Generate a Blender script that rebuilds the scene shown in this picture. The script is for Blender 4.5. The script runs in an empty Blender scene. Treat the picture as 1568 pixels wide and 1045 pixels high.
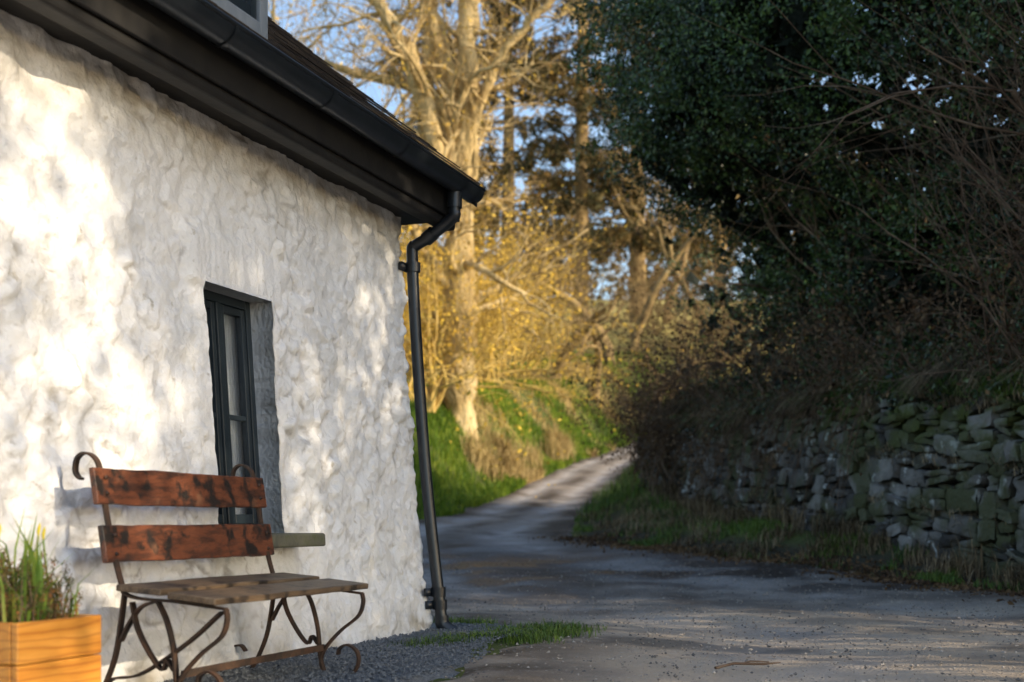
import bpy, math, random
import numpy as np
from mathutils import Vector, Matrix, kdtree
rng=np.random.default_rng(11); random.seed(11)
scn=bpy.context.scene
COL=scn.collection
# ------------------------------------------------------------------ helpers
def S(t):
    t=np.clip(t,0,1); return t*t*(3-2*t)
_tab=rng.random((256,256))
def vn(x,y):
    x=np.asarray(x,float); y=np.asarray(y,float)
    xi=np.floor(x).astype(int); yi=np.floor(y).astype(int)
    fx=x-xi; fy=y-yi; fx=fx*fx*(3-2*fx); fy=fy*fy*(3-2*fy)
    a=_tab[xi%256,yi%256]; b=_tab[(xi+1)%256,yi%256]; c=_tab[xi%256,(yi+1)%256]; d=_tab[(xi+1)%256,(yi+1)%256]
    return (a*(1-fx)+b*fx)*(1-fy)+(c*(1-fx)+d*fx)*fy-0.5
def fbm(x,y,o=4):
    r=0;a=1
    for i in range(o):
        r=r+a*vn(x*2**i+17.3*i,y*2**i+9.1*i); a*=.5
    return r
def mk(name,V,F,mat=None,smooth=False,parent=None,attr=None):
    V=np.asarray(V,np.float32).reshape(-1,3)
    Fs=[np.asarray(f,np.int32) for f in F if len(f)]
    me=bpy.data.meshes.new(name)
    me.vertices.add(len(V)); me.vertices.foreach_set("co",V.ravel())
    idx=np.concatenate([f.ravel() for f in Fs])
    tot=np.concatenate([np.full(len(f),f.shape[1],np.int32) for f in Fs])
    st=np.concatenate([[0],np.cumsum(tot)[:-1]]).astype(np.int32)
    me.loops.add(len(idx)); me.loops.foreach_set("vertex_index",idx)
    me.polygons.add(len(tot)); me.polygons.foreach_set("loop_start",st)
    me.polygons.foreach_set("use_smooth",np.full(len(tot),bool(smooth)))
    me.update(calc_edges=True); me.validate()
    if attr:
        for k,a in attr.items():
            at=me.attributes.new(k,'FLOAT','POINT'); at.data.foreach_set("value",np.asarray(a,np.float32).ravel())
    if mat: me.materials.append(mat)
    ob=bpy.data.objects.new(name,me); COL.objects.link(ob)
    if parent: ob.parent=parent
    return ob
def empty(name,loc=(0,0,0),rz=0):
    e=bpy.data.objects.new(name,None); e.location=loc; e.rotation_euler=(0,0,rz); COL.objects.link(e); return e
class B:
    def __init__(s): s.V=[]; s.Q=[]; s.T=[]; s.n=0
    def add(s,V,Q=None,T=None):
        V=np.asarray(V,float).reshape(-1,3)
        if Q is not None and len(Q): s.Q.append(np.asarray(Q).reshape(-1,4)+s.n)
        if T is not None and len(T): s.T.append(np.asarray(T).reshape(-1,3)+s.n)
        s.V.append(V); s.n+=len(V)
    def mk(s,name,mat,smooth=False,parent=None):
        F=[]
        if s.Q: F.append(np.concatenate(s.Q))
        if s.T: F.append(np.concatenate(s.T))
        return mk(name,np.concatenate(s.V),F,mat,smooth,parent)
BQ=np.array([[0,1,3,2],[4,6,7,5],[0,4,5,1],[2,3,7,6],[0,2,6,4],[1,5,7,3]])
def box(b,x0,x1,y0,y1,z0,z1,lean=None,rot=None,jit=0):
    P=np.array([[x,y,z] for x in (x0,x1) for y in (y0,y1) for z in (z0,z1)],float)
    if jit: P+=rng.normal(0,jit,P.shape)
    if lean is not None: P[:,1]+=lean(P[:,2])
    b.add(P,BQ)
def bevel(ob,w=.004,seg=2):
    m=ob.modifiers.new("bevel",'BEVEL'); m.width=w; m.segments=seg; m.limit_method='ANGLE'; return ob
_fc={}
def tube(b,pts,rad,n=6,cap=False):
    pts=np.asarray(pts,float); k=len(pts); rad=np.broadcast_to(rad,(k,))
    t=np.gradient(pts,axis=0); t/=np.linalg.norm(t,axis=1,keepdims=True)+1e-9
    D=pts[-1]-pts[0]; ref=np.zeros(3); ref[np.argmin(np.abs(D))]=1
    u=np.cross(t,ref); u/=np.linalg.norm(u,axis=1,keepdims=True)+1e-9; v=np.cross(t,u)
    a=np.arange(n)*2*math.pi/n
    R=pts[:,None,:]+rad[:,None,None]*(np.cos(a)[None,:,None]*u[:,None,:]+np.sin(a)[None,:,None]*v[:,None,:])
    key=(k,n)
    if key not in _fc:
        i=np.arange(k-1)[:,None]*n; j=np.arange(n)[None,:]; j2=(j+1)%n
        _fc[key]=np.stack([i+j,i+j2,i+n+j2,i+n+j],-1).reshape(-1,4)
    b.add(R.reshape(-1,3),_fc[key])
def crom(P,m=8):
    P=np.asarray(P,float); P=np.vstack([2*P[0]-P[1],P,2*P[-1]-P[-2]]); out=[]
    for i in range(1,len(P)-2):
        for t in np.linspace(0,1,m,endpoint=False):
            p0,p1,p2,p3=P[i-1:i+3]
            out.append(.5*((2*p1)+(-p0+p2)*t+(2*p0-5*p1+4*p2-p3)*t*t+(-p0+3*p1-3*p2+p3)*t**3))
    out.append(P[-2]); return np.array(out)
def unit(n):
    v=rng.normal(size=(n,3)); return v/np.linalg.norm(v,axis=1,keepdims=True)
def leaves(name,C,size,mat,aspect=.5,bias=None,parent=None,sizevar=.35):
    n=len(C); a=unit(n); 
    if bias is not None: a=a+np.asarray(bias); a/=np.linalg.norm(a,axis=1,keepdims=True)
    r=unit(n); w=np.cross(a,r); w/=np.linalg.norm(w,axis=1,keepdims=True)+1e-9; nn=np.cross(a,w)
    L=(size*(1+sizevar*rng.normal(size=n)).clip(.4,2))[:,None]
    V=np.stack([C-a*L*.5, C+w*L*aspect*.5+nn*L*.1, C+a*L*.5, C-w*L*aspect*.5+nn*L*.1],1).reshape(-1,3)
    Q=np.arange(n*4).reshape(-1,4)
    return mk(name,V,[Q],mat,False,parent)
def clusters(cent,rad,n):
    k=len(cent); d=unit(k*n)*(rng.random((k*n,1))**.45)
    return np.repeat(cent,n,0)+d*np.repeat(np.broadcast_to(rad,(k,)),n)[:,None]*np.array([1,1,.75])
def blades(name,P,h,w,mat,lean=.35,dirv=None,parent=None,droop=0):
    n=len(P); az=rng.random(n)*2*math.pi
    d=np.stack([np.cos(az),np.sin(az),np.zeros(n)],1)
    if dirv is not None: d=d*.5+np.asarray(dirv)
    side=np.stack([-d[:,1],d[:,0],np.zeros(n)],1); side/=np.linalg.norm(side,axis=1,keepdims=True)+1e-9
    h=np.broadcast_to(h,(n,))*(.6+.8*rng.random(n)); l=(lean*(.3+1.2*rng.random(n)))[:,None]
    H=h[:,None]; W=np.broadcast_to(w,(n,))[:,None]; z=np.array([0,0,1.])
    mid=P+d*H*l*.35+z*H*.6; tip=P+d*H*l*1.3+z*H*(1-.35*l)-z*H*droop
    V=np.stack([P-side*W*.5,P+side*W*.5,mid+side*W*.42,mid-side*W*.42,tip],1).reshape(-1,3)
    i=np.arange(n)[:,None]*5
    return mk(name,V,[i+np.array([0,1,2,3]),i+np.array([3,2,4])],mat,False,parent)
# ------------------------------------------------------------------ materials
def M(name,cols,scale=5,rough=.8,bump=0,bscale=40,stretch=(1,1,1),island=False,trans=0,spec=.3,detail=6,bdist=.01,metal=0,rot=(0,0,0)):
    m=bpy.data.materials.new(name); m.use_nodes=True; N=m.node_tree.nodes; L=m.node_tree.links
    p=N["Principled BSDF"]; p.inputs["Roughness"].default_value=rough; p.inputs["Specular IOR Level"].default_value=spec; p.inputs["Metallic"].default_value=metal
    tc=N.new("ShaderNodeTexCoord"); mp=N.new("ShaderNodeMapping"); mp.inputs["Scale"].default_value=stretch; mp.inputs["Rotation"].default_value=rot
    L.new(tc.outputs["Object"],mp.inputs["Vector"])
    nz=N.new("ShaderNodeTexNoise"); nz.inputs["Scale"].default_value=scale; nz.inputs["Detail"].default_value=(1 if island and not bump else detail); nz.inputs["Roughness"].default_value=.65
    L.new(mp.outputs[0],nz.inputs["Vector"])
    cr=N.new("ShaderNodeValToRGB"); e=cr.color_ramp.elements
    while len(e)<len(cols): e.new(.5)
    k=len(cols)
    for i,c in enumerate(cols):
        e[i].position=(i/(k-1) if island else .3+.4*i/(k-1)) if k>1 else 0; e[i].color=(*c,1)
    if island:
        g=N.new("ShaderNodeNewGeometry"); ad=N.new("ShaderNodeMath"); ad.operation='MULTIPLY_ADD'
        sb=N.new("ShaderNodeMath"); sb.operation='SUBTRACT'; sb.inputs[1].default_value=.5; L.new(nz.outputs["Fac"],sb.inputs[0])
        L.new(sb.outputs[0],ad.inputs[0]); ad.inputs[1].default_value=1.6; L.new(g.outputs["Random Per Island"],ad.inputs[2]); L.new(ad.outputs[0],cr.inputs[0])
    else: L.new(nz.outputs["Fac"],cr.inputs[0])
    L.new(cr.outputs[0],p.inputs["Base Color"])
    if bump:
        n2=N.new("ShaderNodeTexNoise"); n2.inputs["Scale"].default_value=bscale; n2.inputs["Detail"].default_value=4; L.new(mp.outputs[0],n2.inputs["Vector"])
        bp=N.new("ShaderNodeBump"); bp.inputs["Strength"].default_value=bump; bp.inputs["Distance"].default_value=bdist; L.new(n2.outputs["Fac"],bp.inputs["Height"]); L.new(bp.outputs[0],p.inputs["Normal"])
    if trans:
        tr=N.new("ShaderNodeBsdfTranslucent"); L.new(cr.outputs[0],tr.inputs["Color"]); mx=N.new("ShaderNodeMixShader"); mx.inputs[0].default_value=trans
        out=N["Material Output"]; L.new(p.outputs[0],mx.inputs[1]); L.new(tr.outputs[0],mx.inputs[2]); L.new(mx.outputs[0],out.inputs["Surface"])
    return m
def addmix(m,fac_socket,color):
    N=m.node_tree.nodes; L=m.node_tree.links; p=N["Principled BSDF"]; src=p.inputs["Base Color"].links[0].from_socket
    mx=N.new("ShaderNodeMix"); mx.data_type='RGBA'; L.new(fac_socket,mx.inputs[0]); L.new(src,mx.inputs[6])
    mx.inputs[7].default_value=(*color,1)
    L.new(mx.outputs[2],p.inputs["Base Color"])
def ramp(m,sock,a,b):
    N=m.node_tree.nodes; r=N.new("ShaderNodeMapRange"); r.inputs[1].default_value=a; r.inputs[2].default_value=b; m.node_tree.links.new(sock,r.inputs[0]); return r.outputs[0]
def noise(m,scale,detail=4,stretch=(1,1,1),coord="Object"):
    N=m.node_tree.nodes; tc=N.new("ShaderNodeTexCoord"); mp=N.new("ShaderNodeMapping"); mp.inputs["Scale"].default_value=stretch
    n=N.new("ShaderNodeTexNoise"); n.inputs["Scale"].default_value=scale; n.inputs["Detail"].default_value=detail
    m.node_tree.links.new(tc.outputs[coord],mp.inputs[0]); m.node_tree.links.new(mp.outputs[0],n.inputs["Vector"]); return n.outputs["Fac"]
def mul(m,a,b):
    x=m.node_tree.nodes.new("ShaderNodeMath"); x.operation='MULTIPLY'; m.node_tree.links.new(a,x.inputs[0])
    if isinstance(b,float): x.inputs[1].default_value=b
    else: m.node_tree.links.new(b,x.inputs[1])
    return x.outputs[0]
def attrn(m,name):
    a=m.node_tree.nodes.new("ShaderNodeAttribute"); a.attribute_name=name; return a.outputs["Fac"]

m_white=M("whitewash",[(.70,.70,.69),(.79,.79,.79),(.83,.83,.83)],scale=3,rough=.75,bump=.7,bscale=45,bdist=.015,detail=4)
cv=attrn(m_white,"crev"); addmix(m_white,mul(m_white,mul(m_white,cv,ramp(m_white,noise(m_white,9),.45,.68)),.7),(.24,.21,.17))
addmix(m_white,mul(m_white,attrn(m_white,"grime"),ramp(m_white,noise(m_white,6,6),.4,.7)),(.34,.29,.2))
addmix(m_white,mul(m_white,ramp(m_white,noise(m_white,14,6),.66,.74),.7),(.42,.38,.3))
m_black=M("black_paint",[(.010,.013,.017),(.017,.021,.027)],scale=8,rough=.3,spec=.5,bump=.06,bscale=30,detail=2)
m_blackmatt=M("soffit_paint",[(.010,.010,.011),(.02,.019,.018)],scale=6,rough=.6,bump=.2,bscale=25,detail=2)
m_navy=M("navy_window_paint",[(.014,.021,.028),(.02,.03,.038)],scale=8,rough=.35,spec=.5,detail=2)
m_slate=M("roof_slate",[(.04,.034,.032),(.075,.065,.06),(.11,.09,.075)],scale=4,rough=.6,bump=.4,bscale=30,island=True)
m_sill=M("mossy_slate_sill",[(.07,.075,.06),(.13,.125,.09),(.1,.11,.05)],scale=9,rough=.8,bump=.5,bscale=50)
m_lead=M("weathered_dormer_wood",[(.12,.15,.18),(.22,.25,.28)],scale=10,rough=.6,bump=.4,stretch=(1,1,.2),bscale=40)
m_curt=M("curtain",[(.4,.4,.4),(.65,.65,.63)],scale=3,stretch=(9,9,.6),rough=.9)
m_room=M("room_dark",[(.02,.02,.02),(.03,.03,.03)])
m_glass=bpy.data.materials.new("window_glass"); m_glass.use_nodes=True
_p=m_glass.node_tree.nodes["Principled BSDF"]; _p.inputs["Base Color"].default_value=(.9,.95,1,1); _p.inputs["Roughness"].default_value=.02; _p.inputs["Transmission Weight"].default_value=1; _p.inputs["IOR"].default_value=1.5
m_iron=M("rusty_wrought_iron",[(.02,.016,.014),(.05,.03,.02),(.09,.045,.025)],scale=18,rough=.6,bump=.4,bscale=90,spec=.4,bdist=.004)
m_back=M("weathered_red_brown_wood",[(.025,.014,.011),(.08,.03,.017),(.17,.055,.025),(.08,.035,.022)],scale=3.2,stretch=(1.6,7,7),rough=.45,bump=.6,bscale=14,spec=.5,bdist=.008)
addmix(m_back,ramp(m_back,noise(m_back,13,7),.52,.62),(.02,.015,.013))
addmix(m_back,mul(m_back,ramp(m_back,noise(m_back,9,7),.6,.72),.6),(.25,.12,.065))
m_seat=M("weathered_seat_wood",[(.045,.03,.02),(.12,.08,.047),(.19,.14,.09)],scale=3.5,stretch=(1,12,12),rough=.45,bump=.6,bscale=12,spec=.5,bdist=.008)
addmix(m_seat,ramp(m_seat,noise(m_seat,12,7),.54,.64),(.03,.022,.016))
m_pine=M("varnished_pine",[(.44,.16,.02),(.6,.25,.035),(.68,.32,.06)],scale=1.6,stretch=(.9,6,9),rough=.4,bump=.12,bscale=14,spec=.5)
def rings(m):
    N=m.node_tree.nodes; L=m.node_tree.links; tc=N.new("ShaderNodeTexCoord"); mp=N.new("ShaderNodeMapping"); mp.inputs["Scale"].default_value=(1.2,6,5)
    w=N.new("ShaderNodeTexWave"); w.bands_direction='Z'; w.inputs["Scale"].default_value=2.2; w.inputs["Distortion"].default_value=9; w.inputs["Detail"].default_value=2; w.inputs["Detail Scale"].default_value=.7
    L.new(tc.outputs["Object"],mp.inputs[0]); L.new(mp.outputs[0],w.inputs["Vector"]); return w.outputs["Fac"]
addmix(m_pine,mul(m_pine,ramp(m_pine,rings(m_pine),.7,1.0),.5),(.3,.08,.012))
m_soil=M("soil",[(.02,.014,.01),(.05,.035,.025)],scale=30,bump=1,bscale=60)
m_stone=M("rubble_stone",[(.035,.031,.027),(.085,.077,.067),(.14,.128,.112),(.22,.205,.185)],scale=3,rough=.9,bump=1,bscale=16,island=True,bdist=.035)
addmix(m_stone,ramp(m_stone,noise(m_stone,5,6),.61,.66),(.42,.42,.39))
addmix(m_stone,mul(m_stone,ramp(m_stone,noise(m_stone,1.6,6),.5,.6),.85),(.06,.065,.022))
addmix(m_stone,mul(m_stone,attrn(m_stone,"top"),ramp(m_stone,noise(m_stone,2.5,5),.38,.55)),(.07,.085,.015))
m_earth=M("bank_earth",[(.018,.014,.01),(.05,.038,.026)],scale=4,bump=1,bscale=20,bdist=.03)
m_ground=M("ground",[(.04,.055,.012),(.08,.1,.02),(.14,.14,.04)],scale=1.5,rough=.95,bump=.8,bscale=12,bdist=.04,detail=4)
addmix(m_ground,attrn(m_ground,"earth"),(.035,.028,.02))
addmix(m_ground,attrn(m_ground,"field"),(.48,.4,.12))
m_road=M("road_gravel",[(.13,.125,.122),(.18,.17,.163),(.25,.235,.22)],scale=14,rough=.9,bump=1,bscale=60,bdist=.02,detail=6)
addmix(m_road,mul(m_road,attrn(m_road,"sun_tint"),ramp(m_road,noise(m_road,.9,6),.2,.55)),(.56,.45,.33))  # tan mix paints sunlight onto the foreground lane
addmix(m_road,mul(m_road,attrn(m_road,"edge"),ramp(m_road,noise(m_road,3,6),.35,.6)),(.11,.075,.045))
addmix(m_road,ramp(m_road,noise(m_road,45,3),.6,.7),(.52,.48,.42))
addmix(m_road,mul(m_road,attrn(m_road,"mid"),ramp(m_road,noise(m_road,1.1,6),.38,.6)),(.085,.063,.045))
addmix(m_road,mul(m_road,ramp(m_road,noise(m_road,.75,7),.54,.62),.65),(.1,.08,.06))
addmix(m_road,mul(m_road,attrn(m_road,"rut"),ramp(m_road,noise(m_road,2,6),.3,.6)),(.5,.47,.45))
def wet(m):
    N=m.node_tree.nodes; L=m.node_tree.links
    f=mul(m,attrn(m,"wet"),ramp(m,noise(m,.8,5),.44,.56)); addmix(m,f,(.04,.033,.03))
    r=N.new("ShaderNodeMapRange"); r.inputs[3].default_value=.9; r.inputs[4].default_value=.35; L.new(f,r.inputs[0]); L.new(r.outputs[0],N["Principled BSDF"].inputs["Roughness"])
wet(m_road)
m_slgravel=M("slate_gravel",[(.09,.1,.11),(.15,.165,.18),(.24,.255,.27)],scale=60,rough=.8,bump=1,bscale=75,bdist=.02)
m_peb=M("pebbles",[(.1,.1,.1),(.25,.22,.19),(.42,.38,.33)],scale=2,island=True,rough=.85)
m_bark=M("lichen_bark",[(.2,.13,.05),(.5,.37,.17),(.7,.56,.31)],scale=2.4,stretch=(1,1,.35),rough=.9,bump=1,bscale=6,bdist=.15,detail=6)
m_bark2=M("brown_bark",[(.12,.08,.04),(.26,.18,.08),(.42,.3,.13)],scale=3,rough=.9,detail=2)
m_darkbark=M("dark_twig_bark",[(.06,.035,.02),(.15,.095,.06),(.26,.18,.12)],scale=3,rough=.85,detail=2)
m_twig=M("golden_twig_bark",[(.34,.22,.06),(.56,.39,.11),(.68,.5,.17)],scale=3,rough=.9,detail=2)
m_gold=M("golden_lichen_twig_leaf",[(.38,.23,.025),(.72,.46,.05),(.82,.58,.09)],scale=1.2,island=True,rough=.7)
m_holly=M("holly_leaf",[(.01,.02,.008),(.022,.05,.016),(.05,.095,.025),(.09,.15,.03)],scale=.9,island=True,rough=.35,spec=.5)
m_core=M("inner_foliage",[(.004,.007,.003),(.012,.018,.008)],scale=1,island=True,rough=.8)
m_bramble=M("brown_winter_leaf",[(.04,.022,.012),(.11,.06,.028),(.2,.12,.055)],scale=1.5,island=True,rough=.8)
m_conif=M("conifer_needles",[(.03,.035,.012),(.1,.08,.022),(.22,.13,.035)],scale=.35,island=True,rough=.7)
m_grass=M("grass_green",[(.06,.13,.01),(.16,.27,.022),(.34,.4,.04)],scale=.8,island=True,trans=.35,rough=.6)
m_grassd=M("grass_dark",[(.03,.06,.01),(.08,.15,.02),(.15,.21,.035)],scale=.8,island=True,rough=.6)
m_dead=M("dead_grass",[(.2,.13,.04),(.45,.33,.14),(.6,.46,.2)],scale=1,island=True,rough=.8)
m_deadd=M("dead_grass_dark",[(.05,.035,.02),(.17,.12,.065),(.38,.28,.16)],scale=1,island=True,rough=.8)  # darker dead grass, used on the verge and retaining wall
m_daff=M("daffodil_leaf",[(.1,.2,.03),(.2,.32,.05),(.35,.38,.06)],scale=8,island=True,trans=.35,rough=.5)
m_bud=M("daffodil_bud",[(.5,.42,.04),(.65,.55,.06)],scale=8)
m_heath=M("heather",[(.05,.08,.02),(.12,.1,.03),(.36,.16,.05)],scale=8,island=True)
# ------------------------------------------------------------------ terrain
py=np.array([-400,10,12,15,20,27,40,60,80,130,400]); pz=np.array([0,0,.03,.17,.45,1.15,3.1,8.4,12.5,17,24.])
_yy=np.arange(-50,420,.25); _zz=np.interp(_yy,py,pz); _k=np.hanning(13); _k/=_k.sum(); _zz=np.convolve(np.pad(_zz,6,'edge'),_k,'valid')
P=lambda y: np.interp(y,_yy,_zz)
XL=lambda y: np.interp(y,[-30,0,5.7,7.5,8.6,9.3,11,14,18,22,24,27,33,40,46,60],[-14,-2.5,-.45,-.05,.1,-.4,-1.2,-3,-3.6,-2.2,-1.1,-.46,1.09,3.5,6.8,17])
XR=lambda y: np.interp(y,[-30,0,12,15,18,20,23,27,33,40,46,60],[13,7,4.7,3.5,1.9,1.05,1.2,1.85,3.1,5.2,8.9,20])
WX=lambda y: 5.0-.217*(y-12.8)
def TZ(x,y):
    x=np.asarray(x,float); y=np.asarray(y,float)
    dl=XL(y)-x; dr=x-XR(y); dw=x-WX(y)
    z=P(y)+.05*fbm(x*.6,y*.6)*S((y-9)/3)
    z=z+1.9*S(dl/2.3)*S((y-19)/5)
    f=1-S((y-21)/3); nr=S((y-7.5)/2)
    z=z+f*(.32*S(dr/1.3)+1.35*S((dw-.2)/.35)*nr+.75*np.clip(dw-.5,0,2.5)*nr)+(1-f)*.9*S(dr/2)
    ins=S(dl/-.25)*S(dr/-.25)
    z=z-.04*ins
    far=S((np.hypot(x,y-10)-60)/60); z=z+far*3*fbm(x*.02,y*.02)
    return z
xs=np.concatenate([-np.geomspace(300,12.5,26),np.arange(-12,14,.13),np.geomspace(14.5,300,26)])
ys=np.concatenate([-np.geomspace(300,3,22)-0,np.arange(-2.5,48,.16),np.geomspace(48.6,380,34)])
X,Y=np.meshgrid(xs,ys,indexing='ij'); Z=TZ(X,Y); nx,ny=X.shape
I=(np.arange(nx-1)[:,None]*ny+np.arange(ny-1)[None,:]).ravel(); Q=np.stack([I,I+ny,I+ny+1,I+1],1)
dw=X-WX(Y); earth=np.clip(S((dw+.3)/.3)*(1-S((Y-22)/2))+.9*S((X-XR(Y)+.1)/.2)*(1-S((X-XR(Y)-.5)/.5)),0,1)
field=S((Y-44)/8)
mk("ground",np.stack([X,Y,Z],-1),[Q],m_ground,True,attr={"earth":earth,"field":field})
ry=np.concatenate([-np.geomspace(28,2.1,10),np.arange(-2,48,.12)]); u=np.linspace(0,1,70)
RY,U=np.meshgrid(ry,u,indexing='ij')
ex=.22*fbm(ry*1.1,ry*0+3.3)+.1*fbm(ry*4,ry*0+7); ex2=.25*fbm(ry*.9,ry*0+13)+.12*fbm(ry*4,ry*0+17)
l=(XL(ry)+ex)[:,None]; r=(XR(ry)+ex2)[:,None]; RX=l+(r-l)*U
gr_=np.exp(-((U-.28)/.09)**2)+np.exp(-((U-.7)/.09)**2)
midm=np.exp(-((U-.49)/.1)**2)+np.exp(-((U-.08)/.08)**2)+np.exp(-((U-.92)/.07)**2)
RZ=P(RY)+.05*fbm(RX*.6,RY*.6)*S((RY-9)/3)+.018*fbm(RX*3,RY*3)-.03*gr_+.004-.03*(S((.03-U)/.03)+S((U-.97)/.03))
nx,ny=RX.shape; I=(np.arange(nx-1)[:,None]*ny+np.arange(ny-1)[None,:]).ravel(); Q=np.stack([I,I+1,I+ny+1,I+ny],1)
sun_tint=(1-S((RY-8)/7))*.95+.4*S((RY-17)/8); wetm=np.exp(-((RY-14.5)/3.4)**2)  # first mask: near part is painted sunlight, paler again far off
dE=np.minimum(RX-l,r-RX); 
mk("road",np.stack([RX,RY,RZ],-1),[Q[:,::-1]],m_road,True,attr={"sun_tint":sun_tint,"wet":wetm,"edge":1-S(dE/.9),"rut":gr_*(.35+.65*S((RY-14)/6))*.8,"mid":midm*(.5+.5*S((RY-10)/4))})
# ------------------------------------------------------------------ cottage
CX,CY=-.52,8.33; RZA=math.atan2(-.942,-.337)
def Wd(s,o,z=0):
    c,sn=math.cos(RZA),math.sin(RZA)
    s=np.asarray(s,float); o=np.asarray(o,float)
    return np.stack([CX+s*c-o*sn,CY+s*sn+o*c,np.broadcast_to(z,s.shape)],-1)
house=empty("whitewashed_cottage",(CX,CY,0),RZA)
H=2.66; lean=lambda z: -.18*(np.clip(z,-1,3.2)/2.64)
r=.11; qs=np.arange(-.9,6.9,.0115); zs=np.linspace(-.1,H,240)
i0=int(np.argmin(abs(qs-1.80))); i1=int(np.argmin(abs(qs-2.40))); j0=int(np.argmin(abs(zs-.64))); j1=int(np.argmin(abs(zs-1.83)))
QQ,ZZ=np.meshgrid(qs,zs,indexing='ij')
th=np.clip((r-QQ)/r,0,math.pi/2); ext=np.clip((r-r*math.pi/2)-QQ,0,None)
s0=np.where(QQ>r,QQ,r-r*np.sin(th)); o0=np.where(QQ>r,0,-r+r*np.cos(th))-ext
ns=-np.sin(th); no=np.cos(th)
gx=np.arange(-1.2,7.2,.165); gz=np.arange(-.3,3,.10)
seeds=np.array([[a+rng.uniform(-.085,.085)+(k%2)*.08,b+rng.uniform(-.05,.05)] for k,b in enumerate(gz) for a in gx])
seeds=seeds[rng.random(len(seeds))>.22]
hs=rng.random(len(seeds)); tl=rng.normal(0,1,(len(seeds),2))
kd=kdtree.KDTree(len(seeds))
for i,(a,b) in enumerate(seeds): kd.insert((a,b*1.35,0),i)
kd.balance()
wxn=QQ+.07*fbm(QQ*6,ZZ*6)+.03*fbm(QQ*20,ZZ*20); wzn=ZZ+.06*fbm(QQ*6+40,ZZ*6)+.03*fbm(QQ*20+9,ZZ*20)
f1=np.empty(QQ.size); f2=np.empty(QQ.size); idx=np.empty(QQ.size,int)
for k,(a,b) in enumerate(zip(wxn.ravel(),wzn.ravel())):
    n=kd.find_n((a,b*1.35,0),2); f1[k]=n[0][2]; f2[k]=n[1][2]; idx[k]=n[0][1]
f1=f1.reshape(QQ.shape); f2=f2.reshape(QQ.shape); idx=idx.reshape(QQ.shape)
edge=S((f2-f1)/.05)
smear=.3+.7*S((fbm(QQ*2.3+3,ZZ*2.3+8,3)+.2)/.5)
d=edge*(.006+.020*hs[idx])*smear+(tl[idx,0]*(wxn-seeds[idx,0])+tl[idx,1]*(wzn-seeds[idx,1]))*.12*edge*smear
d+=.03*fbm(QQ*1.7,ZZ*1.7,3)+.026*fbm(QQ*8+5,ZZ*8,4)+.015*fbm(QQ*28,ZZ*28+50,3)
lint=S((QQ-1.66)/.05)*S((2.55-QQ)/.05)*S((ZZ-1.8)/.03)*S((2.1-ZZ)/.05)
d=d*(1-.85*lint)+lint*(.016+.014*vn(QQ*45,ZZ*2.5)+.007*vn(QQ*90,ZZ*7))
op=S((QQ-1.70)/.09)*S((2.50-QQ)/.09)*S((ZZ-.5)/.1)*S((1.9-ZZ)/.07)
d=d*(1-.6*op)+op*.008
bulge=.05*S((.5-ZZ)/.5)
def blur(a):
    b=a.copy(); b[1:-1,1:-1]=(a[1:-1,1:-1]*2+a[:-2,1:-1]+a[2:,1:-1]+a[1:-1,:-2]+a[1:-1,2:])/6; return b
d=blur(d)
PX=s0+ns*(d+bulge)+.06*(ZZ/2.64)*np.clip(th/(math.pi/2),0,1); PY=o0+no*(d+bulge)+lean(ZZ)
V=np.stack([PX,PY,ZZ],-1); nq,nz_=QQ.shape
ii,jj=np.meshgrid(np.arange(nq-1),np.arange(nz_-1),indexing='ij')
keep=~((ii>=i0)&(ii<i1)&(jj>=j0)&(jj<j1)); I=(ii*nz_+jj)[keep]; Q=np.stack([I,I+1,I+nz_+1,I+nz_],1)
loop=[(i,j0) for i in range(i0,i1)]+[(i1,j) for j in range(j0,j1)]+[(i,j1) for i in range(i1,i0,-1)]+[(i0,j) for j in range(j1,j0,-1)]
lo=np.array([i*nz_+j for i,j in loop]); VV=V.reshape(-1,3); inner=VV[lo].copy(); inner[:,1]=lean(inner[:,2])-.2
b0=len(VV); kk=np.arange(len(lo)); k2=(kk+1)%len(lo); Q2=np.stack([lo[kk],lo[k2],b0+k2,b0+kk],1)
crev=np.concatenate([(S((.03-(f2-f1))/.02)*(1-lint)*smear).ravel(),np.zeros(len(lo))])
gr=S((ZZ-2.15)/.5)*.8+S((.35-ZZ)/.4)*.9; gr=np.concatenate([gr.ravel(),np.zeros(len(lo))])
mk("rubble_wall_front",np.vstack([VV,inner]),[np.vstack([Q,Q2])],m_white,True,house,attr={"crev":crev,"grime":gr})
b=B(); Wd_=5.0
def poly(b,pts):
    pts=np.asarray(pts,float); n=len(pts); b.add(np.vstack([pts,pts.mean(0)]),T=[[i,(i+1)%n,n] for i in range(n)])
poly(b,[[.05,-.7,-.1],[.05,-Wd_,-.1],[.05,-Wd_,2.7],[.05,-2.35,4.95],[.05,-.18,2.66+.4],[.05,-.7,2.6]])
poly(b,[[6.85,-.05,-.1],[6.85,-Wd_,-.1],[6.85,-Wd_,2.7],[6.85,-2.35,4.95],[6.85,-.2,2.7]])
poly(b,[[.05,-Wd_,-.1],[6.85,-Wd_,-.1],[6.85,-Wd_,2.7],[.05,-Wd_,2.7]])
b.mk("rear_and_gable_walls",m_white,False,house)
LN=lambda z: lean(z)
def wbox(b,s0_,s1_,o0_,o1_,z0_,z1_): box(b,s0_,s1_,o0_,o1_,z0_,z1_,lean=LN)
sa,sb=qs[i0]-.02,qs[i1]+.02; za,zb=zs[j0]-.02,zs[j1]+.02
b=B()
wbox(b,sa,sa+.06,-.17,-.11,za,zb); wbox(b,sb-.06,sb,-.17,-.11,za,zb)
wbox(b,sa+.061,sb-.061,-.168,-.112,zb-.065,zb); wbox(b,sa+.061,sb-.061,-.168,-.112,za,za+.07)
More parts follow.
